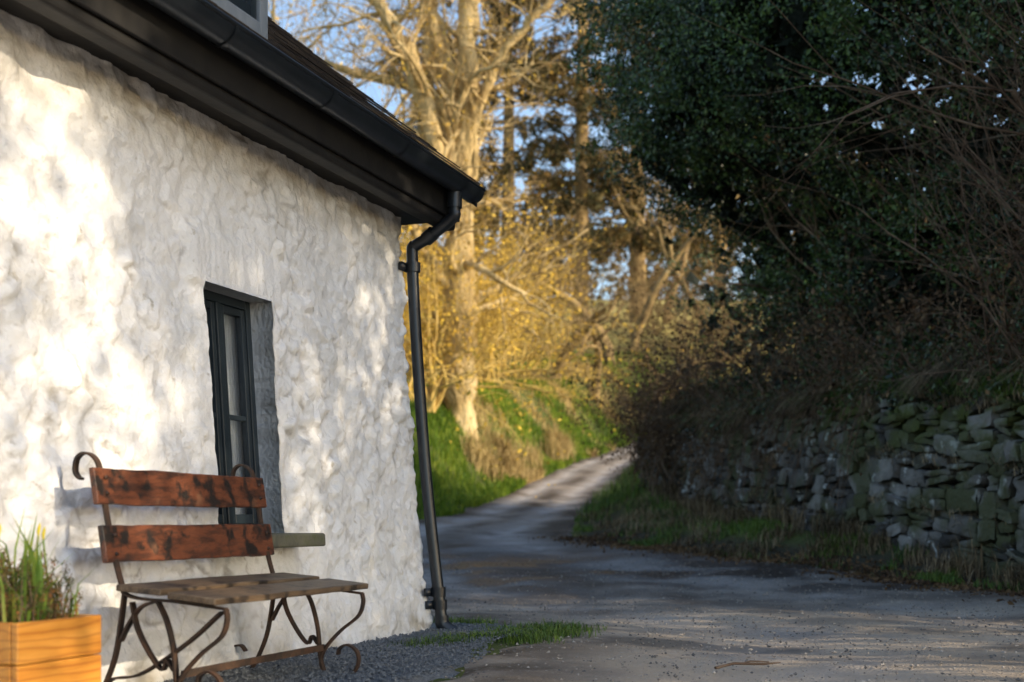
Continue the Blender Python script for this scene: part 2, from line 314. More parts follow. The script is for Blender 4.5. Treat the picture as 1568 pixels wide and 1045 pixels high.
mid=(sa+sb)/2
wbox(b,mid-.022,mid+.022,-.165,-.108,za+.071,zb-.066)
for (c0,c1) in ((sa+.062,mid-.024),(mid+.024,sb-.062)):
    wbox(b,c0,c0+.035,-.16,-.118,za+.072,zb-.067); wbox(b,c1-.035,c1,-.16,-.118,za+.072,zb-.067)
    wbox(b,c0+.036,c1-.036,-.159,-.119,zb-.105,zb-.068); wbox(b,c0+.036,c1-.036,-.159,-.119,za+.073,za+.12)
    wbox(b,c0+.036,c1-.036,-.155,-.122,1.21,1.235)
bevel(b.mk("window_frame",m_navy,False,house),.004)
b=B(); wbox(b,sa+.07,sb-.07,-.145,-.14,za+.08,zb-.08); b.mk("window_glass_panes",m_glass,False,house)
b=B(); n=40; cs=np.linspace(sa+.02,sa+.24,n); co=-.2+.012*np.sin(np.arange(n)*1.3)
cv_=np.array([[a,c+lean(z),z] for a,c in zip(cs,co) for z in (za,zb)]); i=np.arange(n-1)*2
b.add(cv_,np.stack([i,i+2,i+3,i+1],1)); b.mk("window_curtain",m_curt,True,house)
b=B(); box(b,sa-.3,sb+.3,-1.4,-.42,.3,2.2); ob=b.mk("window_room_interior",m_room,False,house)
b=B(); wbox(b,qs[i0]-.09,qs[i1]+.10,-.14,.2,.578,.645)
ob=b.mk("window_sill",m_sill,False,house); bevel(ob,.012,3)
b=B(); box(b,-.13,6.9,.125,.15,2.63,2.83); box(b,-.13,6.9,-.25,.124,2.64,2.665); box(b,-.131,-.105,-.3,.15,2.64,2.83)
bevel(b.mk("fascia_and_soffit",m_blackmatt,False,house),.004)
b=B(); box(b,-.13,6.9,.02,.124,2.575,2.639); bevel(b.mk("soffit_moulding",m_blackmatt,False,house),.02,3)
b=B(); n=15; a=np.linspace(0,math.pi,n); go=.228; gz_=2.83; R=.075; R2=.068
prof=[(go+R*math.cos(t),gz_-R*math.sin(t)*1.05) for t in a]+[(go+R2*math.cos(t),gz_-R2*math.sin(t)) for t in a[::-1]]
sv=[-.17,6.9]; V=np.array([[s,o,z] for s in sv for o,z in prof]); k=len(prof); i=np.arange(k); j=(i+1)%k
b.add(V,np.stack([i,j,j+k,i+k],1)); 
for t0 in (-.175,):
    pc=prof[:n]; poly(b,[[t0,o,z] for o,z in pc]); poly(b,[[t0+.02,o,z] for o,z in pc])
b.mk("gutter",m_black,True,house)
b=B()
tube(b,[[-.175,go+R,2.833],[6.9,go+R,2.833]],.009,8)
for s in np.concatenate([[-.1,.12],np.arange(1.0,6.9,.9)]):
    pts=np.array([[s,go+(R+.006)*math.cos(t),gz_-(R+.006)*math.sin(t)*1.05] for t in np.linspace(0,math.pi,11)])
    V=np.concatenate([pts+[-.014,0,0],pts+[.014,0,0]]); i=np.arange(10); b.add(V,np.stack([i,i+1,i+12,i+11],1))
b.mk("gutter_rim_and_brackets",m_black,True,house)
b=B(); sp=.06
pts=crom([[.12,.215,2.78],[.12,.215,2.64],[.115,.20,2.6],[.075,.02,2.50],[sp,-.08,2.455],[sp,-.10,2.40],[sp,-.075,1.9],[sp,-.005,1.0],[sp,.085,.22],[sp,.105,.08]],6)
tube(b,pts,.037,16)
tube(b,crom([[sp,.103,.11],[sp,.108,.06],[sp-.01,.15,.02],[sp-.02,.19,.0]],5),.045,16)
tube(b,[[.12,.215,2.76],[.12,.215,2.66]],.047,16)
for z,o in ((2.32,-.095),(.26,.08),(.18,.09)):
    tube(b,[[sp,o,z+.03],[sp,o,z-.03]],.047,16)
    box(b,sp-.09,sp+.09,o-.06,o-.035,z-.025,z+.025)
tube(b,[[.085,.06,2.525],[.07,.0,2.49]],.046,16)
b.mk("downpipe",m_black,True,house)
tp=.825; cp=1/math.hypot(1,tp); sp_=tp*cp
b=B(); L=3.35; rows=17; ex_=L/rows
for rr in range(rows):
    t=rr*ex_; s=-.16+(rr%2)*.12-.12
    while s<6.95:
        w=.24+rng.uniform(-.02,.03); a=max(s,-.16)+.003; c=min(s+w,6.95)-.003
        if c-a>.03:
            P4=[]
            for tt,dz in ((t-.0+rng.uniform(-.008,.008),.026+rng.uniform(0,.006)),(t+ex_*1.8,.006)):
                for ss in (a,c):
                    o=.27-tt*cp; z=2.845+tt*sp_
                    P4+= [[ss,o+sp_*dz,z+cp*dz],[ss,o+sp_*(dz-.008),z+cp*(dz-.008)]]
            b.add(P4,[[0,2,6,4],[1,5,7,3],[0,1,3,2],[0,4,5,1],[2,3,7,6],[4,6,7,5]])
        s+=w
b.mk("roof_slates_front",m_slate,False,house)
b=B(); ro=.27-L*cp; rz=2.845+L*sp_
V=[[-.16,ro,rz],[6.95,ro,rz],[6.95,ro-3.1,rz-2.5],[-.16,ro-3.1,rz-2.5]]; b.add(V,[[0,1,2,3]])
V=[[-.15,.2,2.86],[6.95,.2,2.86],[6.95,ro,rz-.02],[-.15,ro,rz-.02]]; b.add(V,[[0,1,2,3]])
tube(b,[[-.17,ro,rz+.01],[6.96,ro,rz+.01]],.06,8)
b.mk("roof_back_slope_and_ridge",m_slate,False,house)
b=B(); V=[]
for s in (-.155,-.13):
    V+=[[s,.26,2.84],[s,.26,2.72],[s,ro,rz-.12],[s,ro,rz]]
b.add(V,[[0,1,2,3],[7,6,5,4],[0,4,5,1],[1,5,6,2],[3,7,4,0]])
b.mk("bargeboard",m_blackmatt,False,house)
b=B(); dz=2.885; f=.235; ds=.24
box(b,2.18+ds,2.25+ds,f-.05,f,dz,4.3); box(b,2.251+ds,3.6+ds,f-.05,f+.002,dz,dz+.075); box(b,3.53+ds,3.6+ds,f-.05,f,dz+.076,4.3); box(b,2.251+ds,3.529+ds,f-.05,f,4.2,4.3)
box(b,2.15+ds,3.63+ds,f-.06,f+.03,dz-.035,dz-.001)
bevel(b.mk("dormer_frame",m_lead,False,house),.006)
b=B(); box(b,2.26+ds,2.31+ds,f-.05,f-.015,dz+.08,4.19); box(b,2.86+ds,2.92+ds,f-.05,f-.015,dz+.08,4.19); box(b,3.47+ds,3.52+ds,f-.05,f-.015,dz+.08,4.19); box(b,2.311+ds,3.469+ds,f-.049,f-.016,dz+.08,dz+.13)
b.mk("dormer_casement",m_navy,False,house)
b=B(); box(b,2.3+ds,3.48+ds,f-.04,f-.035,dz+.1,4.18); b.mk("dormer_glass",m_glass,False,house)
b=B(); box(b,2.22+ds,3.56+ds,-1.5,-.2,3.1,4.25); b.mk("dormer_interior",m_room,False,house)
b=B(); 
V=[[2.185+ds,f-.051,2.85],[2.185+ds,f-.051,4.3],[2.185+ds,-1.5,4.3],[3.595+ds,f-.051,2.85],[3.595+ds,f-.051,4.3],[3.595+ds,-1.5,4.3]]
b.add(V,T=[[0,1,2],[3,5,4]]); box(b,2.1+ds,3.68+ds,-1.6,f+.08,4.305,4.36)
b.mk("dormer_cheeks_and_roof",m_lead,False,house)
# ------------------------------------------------------------------ slate gravel apron
sg=np.linspace(-.5,7,190); og=np.linspace(-.3,1.15,50); SG,OG=np.meshgrid(sg,og,indexing='ij')
lim=.72+.12*fbm(sg*1.3,sg*0+2)+.35*S((sg-.5)/2); lim=np.where(sg<.2,lim*S((sg+.75)/.9),lim)
OG2=-.3+(OG+.3)/1.45*(lim[:,None]+.3)
Zg=.022+.010*fbm(SG*8,OG2*8)-.04*S((OG2-lim[:,None]+.1)/.1)
V=np.stack([SG,OG2,Zg],-1); nx,ny=SG.shape; I=(np.arange(nx-1)[:,None]*ny+np.arange(ny-1)[None,:]).ravel()
ap=mk("slate_gravel_path",V,[np.stack([I,I+ny,I+ny+1,I+1],1)],m_slgravel,True); ap.location=(CX,CY,0); ap.rotation_euler=(0,0,RZA)
def rocks(name,C,size,mat,flat=.6):
    base=np.array([[1,0,0],[-1,0,0],[0,1,0],[0,-1,0],[0,0,1],[0,0,-1]],float); T=np.array([[0,2,4],[2,1,4],[1,3,4],[3,0,4],[2,0,5],[1,2,5],[3,1,5],[0,3,5]])
    n=len(C); a=rng.random(n)*6.28; sc=size*(.4+1.1*rng.random((n,1))**2)
    v=base[None]*(1+.35*rng.normal(size=(n,6,1)))*np.array([1,.8,flat]); ca,sa_=np.cos(a)[:,None],np.sin(a)[:,None]
    x=v[:,:,0]*ca-v[:,:,1]*sa_; y=v[:,:,0]*sa_+v[:,:,1]*ca; v=np.stack([x,y,v[:,:,2]],-1)*sc[:,:,None]+C[:,None,:]
    return mk(name,v.reshape(-1,3),[(np.arange(n)[:,None,None]*6+T[None]).reshape(-1,3)],mat)
n=12000; s=rng.uniform(-.4,4.5,n); o=rng.uniform(0.03,1.0,n); k=o<np.interp(s,sg,lim)+.05
p=Wd(s[k],o[k],.03); rocks("slate_chippings",p,.010,m_slgravel)
n=16000; yy=3+rng.random(n)**1.3*14; xx=XL(yy)+(XR(yy)-XL(yy))*rng.random(n); rocks("road_pebbles",np.stack([xx,yy,P(yy)+.05*fbm(xx*.6,yy*.6)*S((yy-9)/3)+.004],-1),.009,m_peb)
# ------------------------------------------------------------------ bench
bench=empty("garden_bench",(CX,CY,0),RZA)
OB=.28; S0,S1=2.37,3.55
def plank(name,prof_a0,prof_z0,ax,az,wid,th,mat,s0_=S0-.03,s1_=S1+.03,seed=0):
    n=60; ss=np.linspace(s0_,s1_,n); V=[]
    nx_,nz2=-az,ax
    for i,s in enumerate(ss):
        e0=.007*float(fbm(s*6+seed,seed*1.7)); e1=.007*float(fbm(s*6+seed+30,seed*1.7)); e2=.004*float(fbm(s*4+seed+60,3.1))
        for w,t in ((e0,e2),(wid+e1,e2),(wid+e1,th+e2),(e0,th+e2)):
            V.append([s,OB+prof_a0+ax*w+nx_*t,prof_z0+az*w+nz2*t])
    i=np.arange(n-1)[:,None]*4; j=np.arange(4); j2=(j+1)%4
    Q=np.stack([i+j,i+j2,i+4+j2,i+4+j],-1).reshape(-1,4)
    Q=np.vstack([Q,[[0,3,2,1],[4*n-4,4*n-3,4*n-2,4*n-1]]])
    ob=mk(name,V,[Q],mat,False,bench); bevel(ob,.006,2); return ob
plank("back_slat_top",-.118,.765,-.16,.987,.142,-.024,m_back,seed=1)
plank("back_slat_lower",-.078,.545,-.16,.987,.145,-.024,m_back,seed=5)
plank("seat_slat_rear",-.02,.443,.995,-.08,.2,.026,m_seat,seed=9)
plank("seat_slat_front",.205,.418,.995,-.10,.205,.026,m_seat,s0_=S0-.05,seed=14)
def bar(b,pts,s,w=.028,t=.009,m=8):
    p=crom(pts,m); tg=np.gradient(p,axis=0); tg/=np.linalg.norm(tg,axis=1,keepdims=True); nn=np.stack([-tg[:,1],tg[:,0]],1)
    V=[]
    for q,e in zip(p,nn):
        for ds_,dn in ((-w/2,-t/2),(w/2,-t/2),(w/2,t/2),(-w/2,t/2)):
            V.append([s+ds_,OB+q[0]+e[0]*dn,q[1]+e[1]*dn])
    n=len(p); i=np.arange(n-1)[:,None]*4; j=np.arange(4); j2=(j+1)%4
    Q=np.stack([i+j,i+j2,i+4+j2,i+4+j],-1).reshape(-1,4); Q=np.vstack([Q,[[0,1,2,3],[4*n-1,4*n-2,4*n-3,4*n-4]]]); b.add(V,Q)
for nm,s in (("side_frame_near",S1-.03),("side_frame_far",S0+.03)):
    b=B()
    bar(b,[[-.215,.865],[-.232,.875],[-.245,.90],[-.235,.945],[-.20,.965],[-.155,.945],[-.13,.89],[-.10,.72],[-.062,.56],[-.03,.455],[-.015,.43],[.05,.413],[.2,.405],[.42,.382]],s)
    bar(b,[[.42,.382],[.425,.34],[.40,.28],[.31,.21],[.235,.13],[.215,.07],[.24,.015],[.30,-.0],[.36,.012],[.40,.065],[.395,.12],[.35,.15],[.31,.135],[.30,.105]],s)
    bar(b,[[.13,.405],[.17,.33],[.2,.22],[.212,.10],[.23,.03]],s+.004)
    bar(b,[[-.02,.43],[-.035,.33],[-.06,.2],[-.10,.10],[-.15,.02],[-.20,.0],[-.245,.02],[-.262,.07],[-.24,.12],[-.20,.13],[-.175,.105]],s)
    bar(b,[[.12,.405],[.05,.38],[0.0,.32],[-.04,.25]],s-.004)
    bar(b,[[.015,.40],[.04,.30],[.10,.2],[.15,.15],[.17,.185],[.2,.15]],s+.002)
    if "near" in nm: bar(b,[[.40,.37],[.25,.25],[.05,.13],[-.08,.105],[-.13,.05]],s-.006,w=.035)
    ob=b.mk(nm,m_iron,True,bench); e=ob.modifiers.new("e",'EDGE_SPLIT'); e.split_angle=.8
b=B()
box(b,S0+.03,S1-.03,OB+.225,OB+.235,.12,.15); bevel(b.mk("stretcher",m_iron,False,bench),.003)
b=B()
for s in (S0+.03,S1-.03):
    for a_,z_ in ((-.125,.81),(-.13,.87),(-.083,.58),(-.09,.65)):
        tube(b,[[s,OB+a_+.026,z_],[s,OB+a_+.034,z_]],[.009,.004],8)
b.mk("bolt_heads",m_iron,True,bench)
# ------------------------------------------------------------------ planter
pl=empty("wooden_planter_box",(CX,CY,0),RZA)
s1p=4.41; s0p=4.0; oa,ob_=.12,.52
b=B()
for z0,z1 in ((.0,.127),(.13,.257),(.26,.39)):
    box(b,s0p,s1p,ob_-.025,ob_,z0,z1); box(b,s0p,s1p,oa,oa+.025,z0,z1)
    box(b,s1p-.0255,s1p+.001,oa+.026,ob_-.026,z0,z1); box(b,s0p-.001,s0p+.0255,oa+.026,ob_-.026,z0,z1)
bevel(b.mk("box_boards",m_pine,False,pl),.006,3)
b=B(); box(b,s0p+.027,s1p-.027,oa+.027,ob_-.027,.05,.35); b.mk("planter_soil",m_soil,False,pl)
plant=empty("daffodils_and_heather",(CX,CY,0),RZA)
n=120; c=np.stack([rng.uniform(s0p+.05,s1p-.03,n),rng.uniform(oa+.04,ob_-.05,n),np.full(n,.35)],1)
blades("daffodil_leaves",c,.19,.012,m_daff,lean=.45,parent=plant)
n=36; c=np.stack([rng.uniform(s0p+.1,s1p-.03,n),rng.uniform(oa+.12,ob_-.05,n),np.full(n,.35)],1)
blades("daffodil_tall_leaves",c,.33,.014,m_daff,lean=.25,parent=plant)
b=B(); bb=B()
for i in range(4):
    x=rng.uniform(s0p+.12,s1p-.04); y=rng.uniform(oa+.1,ob_-.06); h=rng.uniform(.6,.7); q=np.array([[x,y,.35],[x+.01,y,(.35+h)/2],[x+rng.uniform(-.02,.02),y+rng.uniform(-.02,.02),h]])
    tube(b,q,.0035,5); tube(bb,[q[2],q[2]+[0,0,.015],q[2]+[0,.004,.03],q[2]+[0,.006,.042]],[.003,.006,.005,.001],7)
b.mk("daffodil_stems",m_daff,True,plant); bb.mk("daffodil_buds",m_bud,True,plant)
b=B(); pts=[]
for i in range(110):
    x=rng.uniform(s0p+.03,s1p-.05); y=rng.uniform(oa+.04,ob_-.03); h=rng.uniform(.1,.26); q=np.array([[x,y,.35],[x+rng.normal(0,.015),y+rng.normal(0,.015),.35+h*.5],[x+rng.normal(0,.03),y+rng.normal(0,.03),.35+h]])
    tube(b,q,[.003,.002,.001],4); t=rng.random((80,1))**.8; pts.append(q[0]*(1-t)**2+2*q[1]*t*(1-t)+q[2]*t*t+rng.normal(0,.006,(80,3)))
b.mk("heather_stems",m_darkbark,True,plant); leaves("heather_sprigs",np.concatenate(pts),.013,m_heath,.35,bias=(0,0,.8),parent=plant)
# ------------------------------------------------------------------ stone retaining wall
g=np.linspace(-1,1,5); fv=[];fq=[];c=0
for ax in range(3):
    for sg_ in (-1,1):
        A_,B_=np.meshgrid(g,g,indexing='ij'); v=np.zeros((25,3)); v[:,ax]=sg_; v[:,(ax+1)%3]=A_.ravel(); v[:,(ax+2)%3]=B_.ravel()
        I=(np.arange(4)[:,None]*5+np.arange(4)[None,:]).ravel(); q=np.stack([I,I+5,I+6,I+1],1)
        if sg_<0: q=q[:,::-1]
        fv.append(v); fq.append(q+c); c+=25
fv=np.vstack(fv); fq=np.vstack(fq)
rn=(np.abs(fv)**6).sum(1)**(1/6); tmpl=fv/rn[:,None]
wy0,wy1=8.6,24.2
base=lambda y: TZ(WX(y)-.12,y)-.08
wd=np.array([-.217,1.0]); wd/=np.linalg.norm(wd); wn=np.array([-wd[1],wd[0]])  # toward road
HT=lambda y: np.interp(y,[3,12.8,18,22,24.2],[2.0,1.85,1.6,1.3,1.0])
Vs=[];Qs=[];Ts=[];c=0
def stone(yc,zc,w,h,dep):
    global c
    v=tmpl*np.array([w*.5*1.02,dep,h*.5*1.04]); ph=rng.uniform(0,50)
    v=v*(1+.34*vn(tmpl[:,0]*1.3+ph,tmpl[:,2]*1.3+tmpl[:,1]+ph)[:,None])+rng.normal(0,.005,v.shape)
    v[:,2]+=v[:,0]*rng.normal(0,.15); v[:,0]+=v[:,2]*rng.normal(0,.25)
    cx=WX(yc); out=rng.normal(0,.03)+.06-.1*zc/1.7
    zz=float(base(yc))+zc+.12*float(fbm(yc*.9,zc*1.5+3))
    Vs.append(np.stack([cx+v[:,0]*wd[0]+(v[:,1]+out)*wn[0],yc+v[:,0]*wd[1]+(v[:,1]+out)*wn[1],zz+v[:,2]],1))
    Ts.append(np.full(len(v),np.clip((zc-1.0)/.7,0,1))); Qs.append(fq+c); c+=len(v)
zoff=0.0
while zoff<2.1:
    ch=rng.uniform(.12,.27)*(1.1-.13*zoff); y=wy0+rng.uniform(0,.2)
    while y<wy1:
        w=rng.uniform(.14,.5)*(.8+ch*1.8); yc=y+w/2
        if zoff+ch*.4<HT(yc)+.14*fbm(yc*1.5,4.4):
            u_=rng.random()
            if u_<.4:
                q_=rng.uniform(.35,.65); stone(yc,zoff+ch*q_/2,w,ch*q_,.12); stone(yc+rng.normal(0,.02),zoff+ch*(1+q_)/2,w*rng.uniform(.9,1.05),ch*(1-q_),.12)
            elif u_<.47:
                for kq in range(3): stone(yc+rng.normal(0,.02),zoff+ch*(kq+.5)/3,w*rng.uniform(.85,1.1),ch/3,.12)
            else: stone(yc,zoff+ch/2,w,ch*rng.uniform(.9,1.15),.14)
        y+=w
    zoff+=ch
mk("stone_retaining_wall",np.vstack(Vs),[np.vstack(Qs)],m_stone,True,attr={"top":np.concatenate(Ts)})
yb=np.linspace(wy0,wy1,80); V=[]
for y in yb:
    z0=float(base(y)); h=float(HT(y)); V+=[[WX(y)+.0,y,z0-.3],[WX(y)+.08,y,z0+h-.05],[WX(y)+.9,y,z0+h+.15]]
i=np.arange(79)*3; mk("wall_earth_backing",V,[np.vstack([np.stack([i,i+3,i+4,i+1],1),np.stack([i+1,i+4,i+5,i+2],1)])],m_earth,True)
# ------------------------------------------------------------------ trees
def rv(): return rng.normal(size=3)
def grow(b,p,d,L,r,lv,mx,nch,tips,up=.12,wig=.22,ang=.75,gather=2):
    k=6 if lv<=1 else 4; pts=[p]; q=p.copy(); dd=d/np.linalg.norm(d); ds=[dd]
    for i in range(k):
        dd=dd+rv()*wig*.6+np.array([0,0,up*.5]); dd/=np.linalg.norm(dd); q=q+dd*L/k; pts.append(q); ds.append(dd)
    pts=np.array(pts); end=.45 if lv<mx else .25
    tube(b,pts,r*np.linspace(1,end,k+1),7 if r>.05 else (4 if r>.02 else 3))
    if lv>=gather: tips.append(pts[1:])
    if lv>=mx: return
    n=nch[min(lv,len(nch)-1)]
    for c in range(n):
        t=rng.uniform(.25,1) if c>0 else 1.0; f=t*k; i=min(int(f),k-1); pp=pts[i]+(pts[i+1]-pts[i])*(f-i)
        x=np.cross(ds[i],rv()); x/=np.linalg.norm(x)+1e-9; a=ang*rng.uniform(.5,1.35)*(1 if c>0 else .4)
        nd=ds[i]*math.cos(a)+x*math.sin(a)
        grow(b,pp,nd,L*rng.uniform(.5,.78),r*(1-t*.5)*rng.uniform(.42,.65),lv+1,mx,nch,tips,up,wig,ang,gather)
ash=empty("ash_tree"); b=B(); tips=[]
Yt=26.; SC=30/26.
paths=[([[-1.03,Yt,1.6],[-1.07,Yt,3.6],[-1.03,Yt+.05,5.2],[-1.16,Yt,7.4],[-1.25,Yt-.1,9.4],[-1.6,Yt,10.8],[-1.87,Yt+.2,12.2],[-2.1,Yt,14.4]],[.38,.33,.3,.29,.24,.2,.16,.09]),
([[-1.1,Yt,7.0],[-.9,Yt-.2,8.6],[-.85,Yt-.3,10.6],[-.55,Yt-.4,12.5],[-.2,Yt,14.8]],[.25,.22,.2,.16,.07]),
([[-1.12,Yt,6.3],[-1.45,Yt-.4,8.0],[-1.9,Yt-.7,9.5],[-2.6,Yt-.9,10.7],[-3.6,Yt-.8,12.1],[-4.4,Yt,13]],[.2,.18,.16,.14,.1,.05]),
([[-1.08,Yt,7.7],[-.5,Yt-.6,9.2],[.2,Yt-.9,10.2],[1.3,Yt-1,11.2],[2.2,Yt-1,12.4]],[.13,.1,.08,.06,.03]),
([[-1.2,Yt,5.2],[-1.9,Yt-.5,6.4],[-2.5,Yt-.8,7.9],[-3.4,Yt-1,8.8]],[.12,.1,.07,.04]),
([[-1.25,Yt,8.9],[-2.3,Yt+.4,9.6],[-3.5,Yt+.5,9.9],[-4.8,Yt+.6,10.4]],[.13,.1,.08,.05])]
for pts,rd in paths:
    pts=np.array(pts)*[SC,SC,1]; pts[:,2]=.7+(pts[:,2]-.7)*SC
    c=crom(pts,7); rr_=SC*np.interp(np.linspace(0,1,len(c)),np.linspace(0,1,len(rd)),rd); c=c+rng.normal(0,.035,c.shape); tube(b,c,rr_*(1+.1*rng.normal(size=len(c))),12)
    for i in range(int(len(c)*.65)):
        t=rng.uniform(.25,1); k=int(t*(len(c)-1)); 
        dv=rv(); dv[2]=abs(dv[2])*.4+.1; grow(b,c[k],dv,rng.uniform(1.2,2.6),max(.025,rr_[k]*.3),1,3,[0,5,5,4],tips,up=.1,wig=.55)
b.mk("trunk_and_limbs",m_bark,True,ash)
tp_=np.concatenate(tips); sel=rng.random(len(tp_))<.35; c=tp_[sel]; leaves("lichen_and_buds",c,.07,m_gold,.5,parent=ash)
def bare_tree(name,mat,seed_h=9,r=.22,leafmat=None,nch=(5,5,4,3),ls=.07,lk=1.,mx=4,up=.15,wig=.3):
    b=B(); tips=[]; 
    grow(b,np.array([0,0,0.]),np.array([.05,0,1.]),seed_h*.5,r,0,mx,nch,tips,up=up,wig=wig)
    t=b.mk(name+"_wood",mat,True); tp_=np.concatenate(tips); lf=None
    if leafmat:
        c=tp_[rng.random(len(tp_))<lk]; c=c+rng.normal(0,.08,c.shape); lf=leaves(name+"_leaf",c,ls,leafmat,.5)
    return t,lf
def place(name,src,loc,rz,sc):
    e=empty(name,loc,rz); e.scale=(sc,sc,sc)
    for s,pn in zip(src,("trunk_and_branches","twig_foliage")):
        if s is None: continue
        if s.parent is None and not s.get("used"): o=s; s["used"]=1
        else: o=bpy.data.objects.new(pn,s.data); COL.objects.link(o)
        o.parent=e; o.name=pn
    return e
tA=bare_tree("tA",m_bark,11,.24,m_gold,lk=.45,ls=.09,wig=.45,nch=(5,5,4,3)); tB=bare_tree("tB",m_bark2,11,.2,m_bramble,lk=.4,ls=.09,wig=.4)
def gz0(x,y): return float(TZ(x,y))-.1
for src,x,y,rz,sc in ((tA,-4.9,31,.3,1.15),(tA,-8.5,34,4,1.2),(tB,-6.2,40,1,1.4),(tB,7.5,50,5,.9),(tB,4.3,46,1,.9),(tB,6.6,56,2.6,1.0)):
    place("deciduous_tree",src,(x,y,gz0(x,y)),rz,sc)
def bush(name,mat,leafmat,h=3.6,stems=22,ls=.055,lk=2,spread=.5):
    b=B(); tips=[]
    for i in range(stems):
        a=rng.random()*6.28; d=np.array([math.cos(a)*spread,math.sin(a)*spread,1])
        grow(b,np.array([math.cos(a)*.25,math.sin(a)*.25,0]),d,h*rng.uniform(.55,.9),.035,1,3,[0,6,4],tips,up=.02,wig=.5,gather=2)
    t=b.mk(name+"_w",mat,True); tp_=np.concatenate(tips); tp_=np.repeat(tp_,2,0); c=tp_[rng.random(len(tp_))<lk*.5]; c=c+rng.normal(0,.08,c.shape)
    return t,leaves(name+"_l",c,ls,leafmat,.55)
bA=bush("bA",m_twig,m_gold,lk=1.35,ls=.068,stems=20)
for x,y,rz,sc in ((-2.0,28.8,0,1.1),(-1.6,33,2,1.15),(-3.8,29,4,1.1),(-.8,36.5,1,1.1),(-5,31,3,1.3),(.1,39,5,1.0),(-1.4,31.2,1.4,.9)):
    place("hazel_bush",bA,(x,y,gz0(x,y)),rz,sc)
bB=bush("bB",m_bark2,m_bramble,h=3.4,lk=1.,ls=.08,stems=16)
for x,y,rz,sc in ((6.3,47,0,1.1),(8.2,50,2,1.2),(5.4,52,4,1.2),(1.5,46,1,1.2),(10,46,3,1.4),(7.6,41,2,1.0),(.4,48,0,1.4)):
    place("thicket_bush",bB,(x,y,gz0(x,y)),rz,sc)
tC=bare_tree("tC",m_bark2,5,.15,None,nch=(4,5,4,3),wig=.6,up=.05)
for x,y,rz,sc in ((2.6,41,0,1.1),(4.6,43,2,1.2),(1.3,40,1,1.2),(5.6,38,4,1.1),(3.3,44,5,1.5),(6.2,45,2.2,1.4)):
    place("thorn_tree",tC,(x,y,gz0(x,y)),rz,sc)
def conifer(h=22):
    b=B(); tube(b,[[0,0,0],[.1,0,h*.5],[0,0,h]],[.35,.22,.04],8); C=[]
    for i in range(95):
        t=rng.uniform(.14,1)**.9; z=h*t; L=(1-t)*4.2*rng.uniform(.5,1.15)+.5; a=rng.random()*6.28
        d=np.array([math.cos(a),math.sin(a),rng.uniform(-.15,.2)]); pts=np.array([[0,0,z]+d*L*k+np.array([0,0,-.35*L*k*k*.5]) for k in np.linspace(0,1,6)])
        tube(b,pts,np.linspace(.06,.01,6),3)
        m=int(42*L**.8); k=rng.uniform(.25,1,m); base_=np.stack([np.interp(k,np.linspace(0,1,6),pts[:,q]) for q in range(3)],1)
        side=np.cross(d,[0,0,1]); base_+=side*rng.normal(0,.28*L*.5,(m,1))*(1.1-k[:,None]); base_[:,2]+=rng.normal(-.08,.12,m)
        C.append(np.repeat(base_,2,0)+rng.normal(0,.1,(2*m,3)))
    return b.mk("cw",m_bark2,True),leaves("cl",np.concatenate(C),.32,m_conif,.25)
cA=conifer(22); cB=conifer(18)
for src,x,y,rz,sc in ((cA,2.6,50,0,1.),(cB,5.4,56,2,1.15),(cB,-.2,60,1,1.1),(cA,-3.8,60,3,1.1),(cB,10.5,66,5,1.1)):
    place("conifer_tree",src,(x,y,gz0(x,y)),rz,sc)
n=300; yy=rng.uniform(72,100,n); xx=rng.uniform(-70,80,n); cc=np.stack([xx,yy,TZ(xx,yy)+rng.uniform(.5,6,n)*(.7+.6*vn(xx*.2,yy*.1))],1)
leaves("distant_woodland",clusters(cc,rng.uniform(1.2,2.6,n),100),.55,m_conif,.6)
# ------------------------------------------------------------------ holly hedge
def OV(z,y): return 2.1*S((z-4.7)/1.7)*S((y-13)/3.5)+.5*S((z-3)/1.5)
def hedge_pts(n,y0,y1,z1,dep,zoff=1.6):
    y=rng.uniform(y0,y1,n); zb_=P(y)+zoff+.5; z=zb_+(z1-zb_)*rng.random(n)
    x=WX(y)+.75-OV(z,y)+1.1*fbm(y*.9,z*.9,3)+dep*rng.random(n)**1.3
    return np.stack([x,y,z],1)
hol=empty("holly_hedge")
c=hedge_pts(1550,9.3,21.0,10,1.4,1.6); leaves("holly_leaves",clusters(c,rng.uniform(.2,.5,len(c)),125),.058,m_holly,.55,parent=hol)
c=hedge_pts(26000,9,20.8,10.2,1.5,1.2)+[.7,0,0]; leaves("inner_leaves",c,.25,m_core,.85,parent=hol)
c=np.stack([rng.uniform(.9,3.2,150),rng.uniform(14.5,18,150),rng.uniform(6.0,9.5,150)],1); leaves("canopy_sprays",clusters(c,rng.uniform(.2,.42,150),100),.055,m_holly,.5,parent=hol)
n=150; y=rng.uniform(16.5,23.5,n); z=P(y)+1.6+rng.random(n)*3.0; c=np.stack([WX(y)+.1+.9*fbm(y*.9,z*.9,3)+rng.random(n)*1.4,y,z],1); leaves("far_end_leaves",clusters(c,rng.uniform(.25,.5,n),95),.055,m_holly,.5,parent=hol)
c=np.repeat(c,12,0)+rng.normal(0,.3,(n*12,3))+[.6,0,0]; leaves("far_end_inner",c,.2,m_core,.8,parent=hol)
b=B(); tips=[]
for i in range(14):
    y=rng.uniform(11,20); p=np.array([WX(y)+1.3,y,float(P(y))+2.0]); grow(b,p,np.array([rng.uniform(-.35,-.0),rng.uniform(-.2,.2),1]),rng.uniform(2.5,3.6),.06,1,3,[0,6,5],tips,up=.08,wig=.3)
b.mk("holly_branches",m_darkbark,True,hol)
hed=empty("added_shade_foliage")  # foliage added out of view to shade the cottage wall and lane
n=1150; y=rng.uniform(.55,9.6,n); z=rng.uniform(3.4,9.0,n)
